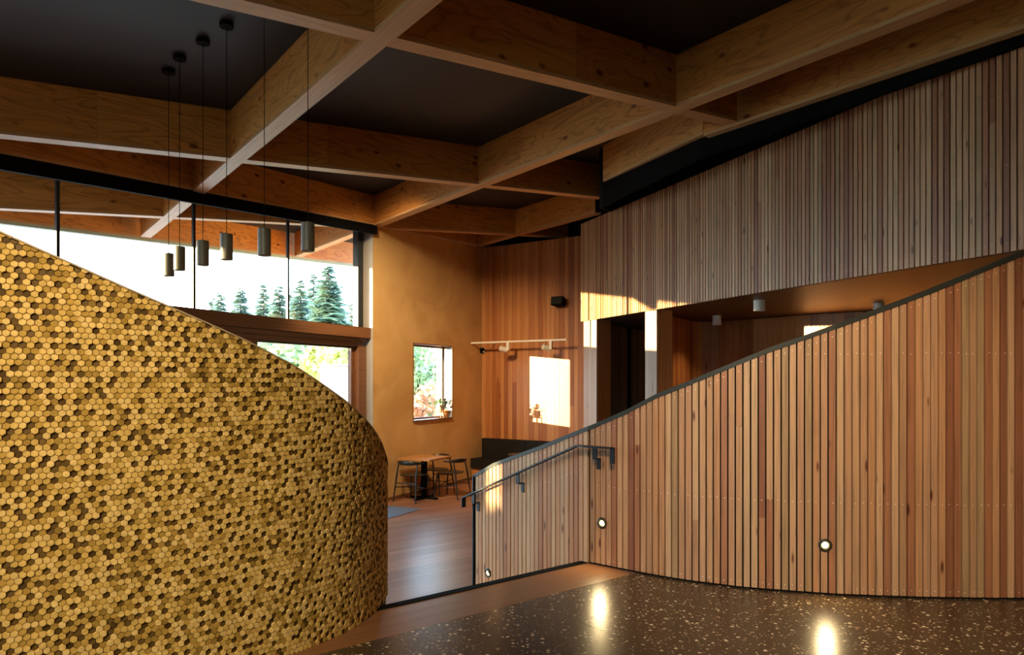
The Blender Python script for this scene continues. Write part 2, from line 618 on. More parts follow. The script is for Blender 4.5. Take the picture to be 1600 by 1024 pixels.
fh = empty('floor', frame(0, 11, LOW), kind='structure', label='red brown strip timber floor of the hall below the stairs', category='floor')
pp = 4.90
while pp < 19.0:
    x, y = QP(0, pp)
    mk('plank', box(-5.0, 12.0, 0, .1285, LOW - .05, LOW), M_PLANK, fh, frame(x, y, 0, A))
    pp += .13
mk('subfloor', prism([QP(-9, -6), QP(12, -6), QP(12, 19), QP(-9, 19)], LOW - .1, LOW - .05), M_BLACK, fh)
mk('subfloor', prism([QP(-9, -6), QP(1.7, -6), QP(1.7, 4.9), QP(-9, 4.9)], LOW - .05, LOW), M_PLANK, fh)

mt = mk('entrance_mat', box(-2.6, 0, -1.2, 0, LOW, LOW + .006), M_CARPET, None, frame(-1.49, 11.2, 0, (W.x, W.y)),
        label='grey blue entrance mat on the hall floor by the glass door', category='mat')
mt.matrix_basis = frame(-1.49, 11.2, 0, (W.x, W.y)) @ Matrix.Translation((0, 1.2, 0))

# ------------------------------------------------------------------ earth wall and its window
T_WIN = (1.179, 2.545); Z_WIN = (EYE - .735, EYE + .741); TH = .36
ew = mk('wall_left', join(
    wedge(0, T_WIN[0], 0, TH, LOW, LOW, hs(*WP(0)), hs(*WP(T_WIN[0]))),
    wedge(T_WIN[0], T_WIN[1], 0, TH, LOW, LOW, Z_WIN[0], Z_WIN[0]),
    wedge(T_WIN[0], T_WIN[1], 0, TH, Z_WIN[1], Z_WIN[1], hs(*WP(T_WIN[0])), hs(*WP(T_WIN[1]))),
    wedge(T_WIN[1], 3.50, 0, TH, LOW, LOW, hs(*WP(T_WIN[1])), hs(*WP(3.5)))), M_EARTH, None, frame(W0.x, W0.y, 0, W),
    kind='structure', label='tall ochre earth plaster wall with one square window', category='wall')
mk('panel', wedge(3.508, 5.2, 0, TH, LOW, LOW, hs(*WP(3.508)), hs(*WP(5.2))), M_EARTH, ew, frame(W0.x, W0.y, 0, W))
mk('baseboard_left', box(0.02, 3.77, -.012, 0, LOW, LOW + .06), M_LAND, None, frame(W0.x, W0.y, 0, W), kind='structure',
   label='thin red brown skirting along the foot of the earth wall', category='baseboard')

FW = frame(W0.x, W0.y, 0, W)
win = empty('window_2', frame(*WP(1.86), Z_WIN[0], W), kind='structure', label='square deep set window with thin black edge in the earth wall', category='window')
t0, t1 = T_WIN; z0, z1 = Z_WIN
for nm, bb in (('lining', (t0, t0 + .016, -.012, TH, z0, z1)), ('lining', (t1 - .016, t1, -.012, TH, z0, z1)),
               ('lining', (t0 + .016, t1 - .016, -.012, TH, z1 - .016, z1))):
    mk(nm, box(*bb), M_ALU if bb[0] > t0 + 1 else M_TRANSOM, win, FW)  # right lining paler: the sunlight on it is put into its colour
mk('sill', box(t0 + .016, t1 - .016, -.03, TH, z0, z0 + .03), M_TRANSOM, win, FW)
for bb in ((t0 + .016, t0 + .05, .2, .25, z0 + .03, z1 - .016), (t1 - .05, t1 - .016, .2, .25, z0 + .03, z1 - .016),
           (t0 + .05, t1 - .05, .2, .25, z0 + .03, z0 + .06), (t0 + .05, t1 - .05, .2, .25, z1 - .05, z1 - .016)):
    mk('frame', box(*bb), M_TRANSOM, win, FW)
mk('pane', box(t0 + .05, t1 - .05, .222, .228, z0 + .06, z1 - .05), M_GLASS, win, FW)

# ------------------------------------------------------------------ glazed wall
G = -.25
gl = empty('window_1', frame(*WP(-3.3, G), EYE + .95, W), kind='structure', label='long clerestory window with raking black head above the timber transom', category='window')
FG = frame(*WP(0, G), 0, W)
ZS = EYE + .95


def hg(t):
    return hs(*WP(t, G))


T_END = -17.5
mull = [-.06, -1.682, -3.305, -4.979, -6.63, -8.28, -9.93, -11.58, -13.23, -14.88, -16.5]
mk('head', wedge(T_END, 0, -.352, -.30, hg(T_END) - .13, hg(0) - .13, hg(T_END) + .02, hg(0) + .02), M_BLACK, gl, FG)
mk('head', wedge(T_END, 0, -.02, .05, hg(T_END) - .03, hg(0) - .03, hg(T_END) + .02, hg(0) + .02), M_FRAME, gl, FG)
mk('sill', box(T_END, 0, -.04, .08, EYE + .925, ZS), M_FRAME, gl, FG)
for k, t in enumerate(mull):
    hw = .075 if k == 0 else .017
    mk('mullion', wedge(t - hw, t + hw, -.05 if k == 0 else -.012, .06 if k == 0 else .022, ZS, ZS, hg(t - hw) - .03, hg(t + hw) - .03), M_FRAME, gl, FG)
for a, b in zip(mull[1:], mull):
    b2 = b - (.075 if b == mull[0] else .017)
    a2 = a + .017
    mk('pane', wedge(a2, b2, 0, .008, ZS, ZS, hg(a2) - .03, hg(b2) - .03), M_GLASS, gl, FG)
mk('trim_1', box(0.0, .012, -.25, .11, LOW, hg(0)), M_ALU, None, FG, kind='structure',
   label='pale grey metal strip lining the end of the earth wall beside the glazing', category='trim')
tr = empty('transom', frame(*WP(-3, G + .1), EYE + .75, W), kind='structure', label='deep dark timber transom beam between clerestory and glass door', category='transom')
mk('beam', box(T_END, -.0, -.22, .06, EYE + .75, EYE + .925), M_TRANSOM, tr, FG)
mk('board', box(T_END, -.05, -.15, .06, EYE + .68, EYE + .745), M_TRANSOM, tr, FG)
mk('board', box(T_END, -.05, -.11, .06, EYE + .61, EYE + .675), M_TRANSOM, tr, FG)
dr = empty('door_1', frame(*WP(-2.5, G), LOW, W), kind='structure', label='sliding glass door with brown timber frame under the transom', category='door')
ZD = EYE + .61
mk('jamb', box(-.20, 0, -.12, .08, LOW, ZD), M_TRANSOM, dr, FG)
edges = [-.20, -2.4, -4.6, -6.8, -9.0, -11.2, -13.4, -15.6]
for k, (b, a) in enumerate(zip(edges, edges[1:])):
    mk('stile', box(b - .10, b, -.04, .03, LOW, ZD), M_TRANSOM, dr, FG)
    mk('stile', box(a + .0, a + .10, -.04, .03, LOW, ZD), M_TRANSOM, dr, FG)
    mk('rail', box(a + .1, b - .1, -.04, .03, LOW, LOW + .10), M_TRANSOM, dr, FG)
    mk('rail', box(a + .1, b - .1, -.04, .03, ZD - .035, ZD), M_FRAME, dr, FG)
    mk('pane', box(a + .1, b - .1, -.008, 0, LOW + .10, ZD - .035), M_GLASS, dr, FG)

# ------------------------------------------------------------------ shell out of the picture
shell = flat('dark timber shell wall', (.16, .085, .04), .7)
mk('wall_rear', join(prism([(-11, -6.2), (-5.5, -6.2), (-5.5, -6), (-11, -6)], LOW, 6), prism([(-2.6, -6.2), (9.2, -6.2), (9.2, -6), (-2.6, -6)], LOW, 6),
                     prism([(-5.5, -6.2), (-2.6, -6.2), (-2.6, -6), (-5.5, -6)], LOW, .1), prism([(-5.5, -6.2), (-2.6, -6.2), (-2.6, -6), (-5.5, -6)], 2.7, 6)),
   shell, kind='structure', label='rear wall behind the viewer with an added window opening for sky light', category='wall')
mk('added_window_rear', box(-5.5, -2.6, -6.11, -6.1, .1, 2.7), M_GLASS, kind='structure', label='added unseen window in the rear wall, letting in sky light', category='window')  # added window out of view, brings sky light to hexagon wall and balustrade
mk('wall_far_right', box(9.0, 9.2, -6, 19, LOW, 6.5), shell, kind='structure', label='right outer wall behind the mezzanine', category='wall')
c0 = CORNER - BN * .55 - BK * .6; c1 = c0 + BK * 3.55
mk('wall_outer', join(prism([tuple(c0), tuple(c1), tuple(c1 - BN * .2), tuple(c0 - BN * .2)], LOW, 6.5),
                      prism([(c1.x, c1.y), (3.2, 18.6), (3.0, 18.7), (c1.x - .2, c1.y + .1)], LOW, 6.5), prism([(3.0, 18.6), (9.2, 18.6), (9.2, 18.8), (3.0, 18.8)], LOW, 6.5)), M_BLACK, kind='structure',
   label='black outer wall above and behind the timber lined back wall', category='wall')

# ------------------------------------------------------------------ beams
def beam(name, o, d, L, z_of, width, label, inner=0.0, panels=2.4, group=None, dz=0.0, flip=1):
    """o: plan start of the near lower edge; width goes to the left of d * flip; faces in plywood panels, laminated edge below"""
    d = Vector(d).normalized()
    nrm = Vector((-d.y, d.x)) * flip
    za, zb = z_of(*o), z_of(o[0] + d.x * L, o[1] + d.y * L)
    sl_ = (zb - za) / L
    M = frame(o[0], o[1], 0, d)
    root = empty(name, frame(o[0] + d.x * L / 2, o[1] + d.y * L / 2, (za + zb) / 2), label=label, category='beam')
    if group:
        root['group'] = group
    zz = lambda x: za + sl_ * x + dz
    y0, y1 = sorted((0.0, width * flip))
    e = .012
    mk('core', wedge(0, L, y0 + e, y1 - e, zz(0) + .03, zz(L) + .03, zz(0) + BD + .01, zz(L) + BD + .01), M_BLACK, root, M)
    mk('edge', wedge(0, L, y0, y1, zz(0), zz(L), zz(0) + .0315, zz(L) + .0315), M_LVL, root, M)
    n = max(1, round(L / panels))
    for side in ((y0, y0 + e), (y1 - e, y1)):
        for k in range(n):
            a, b = L * k / n + .001, L * (k + 1) / n - .001
            mk('panel', wedge(a, b, side[0], side[1], zz(a) + .032, zz(b) + .032, zz(a) + BD, zz(b) + BD), M_PLY, root, M)
    return root


PA = {'near': 4.16, 'mid': 7.42, 'far': 10.62}
QB = {'left': 2.11, 'mid': 5.29, 'right': 8.47}
BW = .15
beam('ceiling_beam', QP(-3.0, PA['near']), A, 6.30 + 3.0, hs, BW, 'ceiling beam nearest the viewer, crossing the top of the picture')
beam('ceiling_beam', QP(-1.35, PA['mid']), A, 7.70 + 1.35, hs, BW, 'middle cross beam passing behind the six pendant lamps')
beam('ceiling_beam', QP(-3.0, PA['far']), A, 10.3 + 3.0, hs, BW, 'farthest cross beam meeting the top corner of the earth wall')
beam('ceiling_beam', QP(QB['left'], -3), B, 12.30 + 3, hs, BW, 'diagonal beam directly right of the pendant lamps, running out under the eaves', flip=-1, dz=-.003)
beam('ceiling_beam', QP(QB['mid'], -1), B, 14.05 + 1, hs, BW, 'diagonal beam ending on the left end of the earth wall', flip=-1, dz=-.003)
beam('ceiling_beam', QP(QB['right'], 8.40), B, 12.0 - 8.40, hs, BW, 'short diagonal beam over the far corner of the earth wall', flip=-1, dz=-.003)
beam('edge_beam', QP(6.38, -1.5), B, 4.64 + 1.5, hs, .10, 'shadowed plywood edge beam over the upper slat wall, top right', flip=-1, dz=-.006)
q_, p_ = 2.14, 7.60
beam('edge_beam', (2.13, 7.61), (1.265 - 2.13, 9.5 - 7.61), math.hypot(.865, 1.89), lambda x, y: EYE + 2.772 + (y - 7.61) * .014, .10,
     'short plywood beam end turned along the black bulkhead', flip=-1)
beam('eave_beam', WP(T_END, .10), W, 4.2 - T_END, hs, .14, 'plywood beam along the head of the glazing and earth wall', dz=.004)
fd = (Vector(eave[1]) - Vector(eave[0])).normalized()
fa = Vector(QP(-6, 8.018)); fb = Vector(QP(8.3, 15.738))
fas = beam('fascia_beam', tuple(fa), fb - fa, (fb - fa).length, hs, .10, 'sunlit plywood fascia beam under the outer edge of the eaves', dz=.004)
dd = (fb - fa).normalized()
mk('gutter', wedge(0, (fb - fa).length, .0, .13, hs(*fa) - .045, hs(*fb) - .045, hs(*fa) + .004, hs(*fb) + .004), M_GUTTER, fas, frame(fa.x, fa.y, 0, dd))

# black bulkhead between the beams and the upper slats
def bhp(s, n=0.0):
    v = BL + BH * s + BHN * n
    return (v.x, v.y)


fr_ = Path([(1.272, 9.56), (2.17, 7.68), QP(6.49, 4.4), QP(6.49, .2)], smooth=False)
bh_ = mk('bulkhead', ribbon(fr_, 0, fr_.L, 0, .04, lambda s: EYE + 2.47 + .25 * s / fr_.L, lambda s: 5.4, .5), M_BLACK, kind='structure',
         label='matt black bulkhead between the beams and the upper slat wall', category='bulkhead')
rt_ = Path([bhp(.95, .02), (1.262, 9.90), (1.272, 9.57)], smooth=False)
mk('return', ribbon(rt_, 0, rt_.L, -.0, .03, lambda s: EYE + 2.76 - .29 * s / rt_.L, lambda s: 5.6, .3), M_BLACK, bh_)
mk('upper_panel', prism([bhp(.62, -.02), bhp(8.6, -.02), bhp(8.6, -.06), bhp(.62, -.06)][::-1], UT - .02, 6.0), M_BLACK, bh_)

# ------------------------------------------------------------------ back wall of boards
bw = mk('wall_back', box(-.1, 3.4, .02, .2, LOW, EYE + 2.95), M_BLACK, None, frame(CORNER.x, CORNER.y, 0, BK), kind='structure',
        label='far wall of vertical red brown timber boards in shadow and sun', category='wall')
s = .0
while s < 3.1:
    wd = random.choice((.085, .105, .105, .13))
    zj = LOW + random.uniform(.6, 3.2) if random.random() < .45 else None
    d = random.uniform(0, .004)
    M = frame(*(CORNER + BK * s), 0, BK)
    if zj:
        mk('plank', box(.001, wd - .002, -d, .02, LOW, zj - .001), M_LINING, bw, M)
        mk('plank', box(.001, wd - .002, -d, .02, zj, EYE + 2.95), M_LINING, bw, M)
    else:
        mk('plank', box(.001, wd - .002, -d, .02, LOW, EYE + 2.95), M_LINING, bw, M)
    s += wd


def clad(root, path, s0, s1, pitch, gap, depth, zb, zt, mat, name, jit=.002, split=0.0, back=0.0):
    n = max(1, round((s1 - s0) / pitch))
    pt = (s1 - s0) / n
    out = []
    for k in range(n):
        c = s0 + (k + .5) * pt
        q, t = path.at(c)
        h = pt / 2 - gap / 2
        M = frame(q.x, q.y, 0, t)
        d = depth + random.uniform(-jit, jit)
        za, zc = zt(c - h), zt(c + h)
        ba, bc = zb(c - h), zb(c + h)
        if random.random() < split:
            j = ba + (za - ba) * random.uniform(.25, .8)
            mk(name, wedge(-h, h, -d, -back, ba, bc, j - .0015, j - .0015), mat, root, M)
            mk(name, wedge(-h, h, -d, -back, j, j, za, zc), mat, root, M)
        else:
            mk(name, wedge(-h, h, -d, -back, ba, bc, za, zc), mat, root, M)
        out.append((c, M, d))
    return out


def nails(root, rows, name='fixings'):
    """round heads standing on the slats, paled for their glint; rows: (M, depth, x, z)"""
    V, F = [], []
    for M, d, x, z, r in rows:
        c = len(V)
        for k in range(6):
            a = math.pi * 2 * k / 6
            V.append(tuple(M @ Vector((x + r * math.cos(a), -d - .0015, z + r * math.sin(a)))))
        F.append(tuple(c + k for k in range(5, -1, -1)))
    o = mk(name, (V, F), M_NAIL, root)
    o['kind'] = 'stuff'


# ------------------------------------------------------------------ upper slat wall, piers, soffit, lining
up = Path([tuple(BL), bhp(4.0), bhp(8.6)], smooth=False)
ur = mk('wall_upper', ribbon(up, 0.0, 8.6, .0, .05, lambda s: UB + .01, lambda s: UT - .01, .5), M_BLACK, kind='structure',
        label='high wall of narrow vertical cedar slats in front of the mezzanine', category='wall')
rows = clad(ur, up, 0, 8.6, .0545, .0125, .03, lambda s: UB, lambda s: UT, M_SLAT, 'slat', split=.08)
ns = []
for c, M, d in rows:
    for z in (UB + .07, UB + .70, UB + 1.28):
        if random.random() < .85:
            ns.append((M, d, random.uniform(-.004, .004), z + random.uniform(-.006, .006), .0035))
nails(ur, ns)

FB = frame(BL.x, BL.y, 0, BH)


def pier(sa, sb, label):
    p = mk('pier', box(sa + .01, sb - .01, .02, .28, LOW, UB), M_BLACK, None, FB, label=label, category='pier', kind='structure')
    n = max(3, round((sb - sa) / .088))
    for k in range(n):
        a, b = sa + (sb - sa) * k / n, sa + (sb - sa) * (k + 1) / n
        mk('board', box(a + .001, b - .001, 0, .02, LOW, UB - .001), M_PALE, p, FB)
    mk('side_board', box(sb - .01, sb, .02, .28, LOW, UB - .001), M_LINING, p, FB)
    mk('side_board', box(sa, sa + .01, .02, .28, LOW, UB - .001), M_LINING, p, FB)


def s_at(xp):
    k = (xp - 800) / 1066.7
    return (k * BL.y - BL.x) / (BH.x - k * BH.y)


pier(s_at(912), s_at(932), 'left timber clad pier beside the far board wall, under the upper slats')
pier(s_at(1008), s_at(1026), 'right timber clad pier between the two dark openings, under the upper slats')
L1 = Path([px(933.5, 11.86), px(968, 12.9), px(1035, 14.8)], smooth=False)
lw1 = mk('wall_passage', ribbon(L1, 0, L1.L, .02, .12, lambda s: LOW, lambda s: UB), M_BLACK, kind='structure',
         label='timber lined passage wall between the two piers', category='wall')
clad(lw1, L1, 0, L1.L, .11, .003, .0, lambda s: LOW, lambda s: UB - .002, M_LINING, 'plank', jit=.003, back=-.02)
L2 = Path([px(1026, 10.15), px(1062, 11.2), px(1092, 11.85), px(1140, 11.68), px(1200, 11.2), px(1260, 10.66), px(1320, 10.3), px(1360, 10.12),
           px(1460, 9.8), px(1560, 9.6), px(1640, 9.5)])
lw2 = mk('wall_lining', ribbon(L2, 0, L2.L, .02, .12, lambda s: LOW, lambda s: UB), M_BLACK, kind='structure',
         label='curved dark timber lined wall under the mezzanine, behind the balustrade', category='wall')
clad(lw2, L2, 0, L2.L, .125, .003, .0, lambda s: LOW, lambda s: UB - .002, M_LINING, 'plank', jit=.003, back=-.02)
sp = [bhp(0.0, -.05), bhp(8.6, -.05), (8.9, 3.6), (8.9, 15), (2.2, 15)]
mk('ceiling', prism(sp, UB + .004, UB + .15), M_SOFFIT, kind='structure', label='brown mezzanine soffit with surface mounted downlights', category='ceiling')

# ------------------------------------------------------------------ curved balustrade
KINK = Vector(px(922, 5.49)); LD = Vector((-.64, .768)).normalized()
Lend = KINK + LD * 1.53
PL = Path([(Lend.x, Lend.y, EYE - .895), (*(KINK + LD * 1.22), EYE - .755), (*(KINK + LD * .57), EYE - .548), (KINK.x, KINK.y, EYE - .350)], smooth=False)


def bz(x, Y, y):
    return (*px(x, Y), EYE + (598 - y) * Y / 1066.7)


PR = Path([bz(922, 5.49, 666.5), bz(982, 5.265, 640), bz(1027, 5.12, 616), bz(1075, 4.99, 596.5), bz(1150, 4.842, 565), bz(1200, 4.775, 544), bz(1280, 4.69, 516),
           bz(1325, 4.653, 499.5), bz(1450, 4.596, 452.5), bz(1600, 4.575, 391), bz(1720, 4.60, 343), bz(1860, 4.66, 288), bz(2020, 4.80, 232)])
bal = empty('balustrade', frame(KINK.x, KINK.y, 0), label='curved stair balustrade of vertical cedar slats with a rising dark metal cap', category='balustrade')
CAP = .034
mk('backing', ribbon(PL, 0, PL.L, .0, .05, lambda s: LOW, lambda s: PL.z(s) - CAP), M_BLACK, bal)
mk('backing', ribbon(PR, 0, PR.L, .0, .05, lambda s: .012, lambda s: PR.z(s) - CAP), M_BLACK, bal)
r1 = clad(bal, PL, .018, PL.L - .004, .0535, .0108, .022, lambda s: LOW, lambda s: PL.z(s) - CAP, M_SLAT, 'slat', split=.05)
r2 = clad(bal, PR, .012, PR.L, .0498, .0100, .022, lambda s: .014, lambda s: PR.z(s) - CAP, M_SLAT, 'slat', split=.10)
mk('base_shade_strip', ribbon(PR, 0, PR.L, -.014, 0, lambda s: .0, lambda s: .013), M_BLACK, bal)  # black strip put in for the shadow gap under the slats
ns = []
for path, rws, zb in ((PL, r1, None), (PR, r2, .05)):
    for c, M, d in rws:
        zt = path.z(c) - CAP
        for z in ([zt - .045] + ([zt - .30] if path is PL else [.05, EYE + .195, .63] if zt > EYE + .3 else [.05, .63])):
            if random.random() < .8:
                ns.append((M, d, random.uniform(-.005, .005), z + random.uniform(-.005, .005), .0042))
nails(bal, ns)
cap = []
for path in (PL, PR):
    n = int(path.L / .06)
    for i in range(n + 1):
        if path is PR and i == 0:
            continue
        s = path.L * i / n
        q, t = path.at(s)
        cap.append((q.x - t.y * .008, q.y + t.x * .008, path.z(s)))
mk('cap_rail', sweep(cap, (.036, -CAP, 0)), M_BRONZE, bal)
q, t = PL.at(0)
mk('end_plate', box(-.014, .0, -.036, .05, LOW, PL.z(0) - .01), M_STEEL, bal, frame(q.x, q.y, 0, t))

# handrail on the stair side
hr = empty('handrail', frame(KINK.x - .1, KINK.y + .05, EYE - .5), label='slim dark steel handrail on three brackets along the balustrade', category='handrail')
off = .085


def rail_pt(d, z):
    v = KINK + LD * d + Vector((LD.y, -LD.x)) * 0 + Vector((-.768, -.64)) * off
    return Vector((v.x, v.y, z))


zt_ = EYE - .500
q, t = PR.at(.26)
e1 = Vector((q.x + t.y * off, q.y - t.x * off, zt_))
zl = EYE - 1.120
rp_ = [rail_pt(1.62, zl), rail_pt(.055, zt_), rail_pt(-.02, zt_), e1]
mk('rail', sweep([tuple(p) for p in rp_], (.024, -.014, 0)), M_STEEL, hr)


def rz_of(d):
    return zl + (zt_ - zl) * (1.62 - d) / (1.62 - .055)


mk('end_return', box(-.006, .006, -.024, .024, -.10, 0), M_STEEL, hr, frame(rp_[0].x, rp_[0].y, zl - .001, LD))
mk('end_return', box(-.02, .02, -.006, .006, -.125, 0), M_STEEL, hr, frame(e1.x, e1.y, zt_ - .001, t))


def bracket(p, wall_dir, t2):
    """flat strap: drops from the rail, runs to the wall and turns down it"""
    u = Vector(wall_dir).normalized()
    r = mk('bracket', join(box(-.02, .02, -.005, .005, -.10, -.012), box(-.02, .02, -.005, off - .022, -.105, -.097)), M_STEEL, hr,
           frame(p.x, p.y, p.z, t2))
    mk('wall_plate', box(-.02, .02, off - .031, off - .023, -.185, -.097), M_STEEL, r, frame(p.x, p.y, p.z, t2))


tl = (-LD.x, -LD.y)
bracket(rail_pt(1.46, rz_of(1.46)), (.768, .64), tl)
bracket(rail_pt(.80, rz_of(.80)), (.768, .64), tl)
q, t = PR.at(.10)
bracket(Vector((q.x + t.y * off, q.y - t.x * off, zt_)), (.768, .64), (t.x, t.y))


# step lights
def step_light(path, s, z, label):
    q, t = path.at(s)
    M = frame(q.x, q.y, z, t) @ Matrix.Translation((0, -.022, 0)) @ Matrix.Rotation(math.pi / 2, 4, 'X')   # local z points out of the wall
    o = empty('step_light', M, label=label, category='light', group='round step lights in the balustrade')
    mk('bezel', lathe([(.045, 0), (.045, .006), (.040, .009), (.030, .009), (.0205, .002)], 28, False, False), M_BRONZE, o, M, True)
    mk('lens', lathe([(.0205, .0025), (.017, .006), (.010, .0085), (.003, .0095)], 24, True, True), M_GLOW, o, M, True)
    hood = []
    V, F = [], []
    for i in range(13):
        a = math.pi * i / 12
        for r, zz in ((.041, .007), (.041, .013), (.030, .022)):
            V.append((r * math.cos(a), r * math.sin(a), zz))
    for i in range(12):
        for k in range(2):
            F.append((i * 3 + k, (i + 1) * 3 + k, (i + 1) * 3 + k + 1, i * 3 + k + 1))
    mk('hood', (V, F), M_BRONZE, o, M)
    ld = bpy.data.lights.new('step_lamp', 'SPOT')
    ld.energy = 5.0; ld.color = (1, .75, .38); ld.spot_size = math.radians(130); ld.spot_blend = .9; ld.shadow_soft_size = .03
    lo = bpy.data.objects.new('step_lamp', ld)
    P = M @ Vector((0, -.01, .035))
    link(lo, None, Matrix.Translation(P) @ Vector((-t.y * -1, t.x * -1, -.9)).to_track_quat('-Z', 'Y').to_matrix().to_4x4())


def s_px(path, xp):
    best = min(range(400), key=lambda i: abs(800 + 1066.7 * path.at(path.L * i / 399)[0].x / path.at(path.L * i / 399)[0].y - xp))
    return path.L * best / 399


def z_px(path, s, yp):
    return EYE + (598 - yp) * path.at(s)[0].y / 1066.7


for path, xp, yp, lab in ((PL, 765.5, 895, 'smallest step light low on the stair side of the balustrade, beside its end plate'),
                          (PR, 943, 817, 'glowing step light just right of the balustrade corner, below the handrail end'),
                          (PR, 1287, 851, 'largest glowing step light on the curved balustrade above the terrazzo')):
    s = s_px(path, xp)
    step_light(path, s, z_px(path, s, yp), lab)

# ------------------------------------------------------------------ hexagon wall
def hp(x, Y, y):
    return (*px(x, Y), EYE + (598 - y) * Y / 1066.7)


hexp = [(-3.74, 1.46, EYE + 1.32), (-3.05, 2.04, EYE + 1.03), hp(-160, 2.62, 285), hp(-80, 2.72, 324), hp(0, 2.83, 363), hp(100, 2.965, 407.5), hp(200, 3.12, 452), hp(300, 3.29, 495.5), hp(381, 3.465, 531.5), hp(460, 3.665, 573),
        hp(528, 3.915, 620), hp(560, 4.10, 647), hp(580, 4.27, 670), hp(592, 4.41, 690), hp(598, 4.53, 706)]
l = hexp[-1]
hexp += [(-.872, 4.72, l[2] - .12), (-.95, 4.88, l[2] - .24), (-1.09, 5.02, l[2] - .36), (-1.27, 5.10, l[2] - .44), (-1.5, 5.13, l[2] - .5)]
HP = Path(hexp)
hw_ = empty('hexagon_wall', frame(-1.5, 3.4, 0), label='curving sloped stair wall faced in golden hexagonal wood tiles', category='wall')


def hzb(s):
    q = HP.at(s)[0]
    return LOW if qp(q.x, q.y)[1] > 3.95 else 0.0


mk('backing', ribbon(HP, 0, HP.L, .0, .14, hzb, lambda s: HP.z(s) - .004, .05), M_GROUT, hw_)
cp = []
n = int(HP.L / .05)
for i in range(n + 1):
    s = HP.L * i / n
    q, t = HP.at(s)
    cp.append((q.x - t.y * .062, q.y + t.x * .062, HP.z(s)))
mk('cap_strip', sweep(cp, (.078, -.004, .004)), flat('thin brass coloured edge strip', (.42, .30, .17), .45, .3), hw_)

HX = .0279                                     # tile pitch along a course
RY = HX * .866
RR = HX / 2 / .866


def clip(poly, a, b):
    """keep z <= a + b * x"""
    out = []
    for i in range(len(poly)):
        p, q = poly[i], poly[(i + 1) % len(poly)]
        fp, fq = p[1] - a - b * p[0], q[1] - a - b * q[0]
        if fp <= 0:
            out.append(p)
        if fp * fq < 0:
            u = fp / (fp - fq)
            out.append((p[0] + (q[0] - p[0]) * u, p[1] + (q[1] - p[1]) * u))
    return out


HEXO = [(RR * .985 * math.sin(math.pi / 3 * k), RR * .985 * math.cos(math.pi / 3 * k)) for k in range(5, -1, -1)]


def tile(poly, d, tx, tz, ins=.86):
    cx = sum(p[0] for p in poly) / len(poly); cz = sum(p[1] for p in poly) / len(poly)
    n = len(poly)
    V = [(x, 0, z) for x, z in poly]
    V += [(x, -d * .55, z) for x, z in poly]
    V += [(cx + (x - cx) * ins, -(d + tx * (x - cx) + tz * (z - cz)), cz + (z - cz) * ins) for x, z in poly]
    F = []
    for r in (0, n):
        F += [(r + i, r + (i + 1) % n, r + n + (i + 1) % n, r + n + i) for i in range(n)]
    F.append(tuple(2 * n + i for i in range(n)))
    return V, [tuple(reversed(f)) for f in F]


kinds = []
for k in range(7):
    kinds.append((random.uniform(.010, .014), random.uniform(-.10, .10), random.uniform(-.10, .10), random.uniform(.72, 1.0)))
for k in range(5):
    kinds.append((random.uniform(.008, .011), random.uniform(-.2, .2), random.uniform(-.2, .2), random.uniform(.38, .66)))
for k in range(4):
    kinds.append((random.uniform(.003, .005), random.uniform(-.1, .1), random.uniform(-.1, .1), random.uniform(.05, .3)))
WT = [.48 / 7] * 7 + [.29 / 5] * 5 + [.23 / 4] * 4


def tone(me, vals):
    a = me.attributes.new('tone', 'FLOAT', 'FACE')
    a.data.foreach_set('value', vals)


shared = []
for d, tx, tz, v in kinds:
    me = mesh('hexagon_tile', tile(HEXO, d, tx, tz), M_HEX)
    tone(me, [v] * len(me.polygons))
    shared.append(me)
cells = []
row = 0
z = RY * .5
while z < EYE + 1.4:
    s = (HX / 2 if row % 2 else 0) + .02
    while s < HP.L - .02:
        if z < HP.z(s) + RR and z > hzb(s) - RR:
            cells.append((s, z))
        s += HX
    z += RY
    row += 1
zlow = LOW + RY * .5 - 30 * RY
BV, BF, BT = [], [], []
cand = []
for s, z in cells:
    q, t = HP.at(s)
    xp = 800 + 1066.7 * q.x / q.y
    yp = 598 - 1066.7 * (z - EYE) / q.y
    zt = HP.z(s); slp = (HP.z(s + .01) - HP.z(s - .01)) / .02
    full = z + RR < zt + slp * 0 - RR * abs(slp) - .002
    cand.append((xp, yp, s, z, q, t, full, zt, slp))
inview = sorted([c for c in cand if 2 < c[0] < 600 and 380 < c[1] < 1018 and c[6]], key=lambda c: c[0])
single = set((c[2], c[3]) for c in inview[:290])
dark = {}
for xp, yp, s, z, q, t, full, zt, slp in cand:
    ri = round(z / RY - .5); ci = round(2 * s / HX)
    nd = dark.get((ri, ci - 2), 0) + dark.get((ri - 1, ci - 1), 0) + dark.get((ri - 1, ci + 1), 0)
    if random.random() < (.38 if nd == 0 else .08 if nd == 1 else .01):
        k = random.randint(12, 15)
        dark[(ri, ci)] = 1
    else:
        k = random.choices(range(12), WT[:12])[0]
    M = frame(q.x, q.y, z, t)
    if (s, z) in single:
        mk('hexagon_tile', shared[k], None, hw_, M)
        continue
    d, tx, tz, v = kinds[k]
    poly = HEXO if full else clip(HEXO, zt - z - .003, slp)
    if len(poly) < 3:
        continue
    if not full:
        ar = abs(sum(poly[i][0] * poly[(i + 1) % len(poly)][1] - poly[(i + 1) % len(poly)][0] * poly[i][1] for i in range(len(poly)))) / 2
        if ar < 2e-5:
            continue
    V, F = tile(poly, d, tx, tz)
    c = len(BV)
    BV += [tuple(M @ Vector(p)) for p in V]
    BF += [tuple(i + c for i in f) for f in F]
    vv = min(1, max(0, v + random.uniform(-.05, .05)))
    BT += [vv] * len(F)
o = mk('hexagon_tiles', (BV, BF), M_HEX, hw_)
tone(o.data, BT)
o['kind'] = 'stuff'

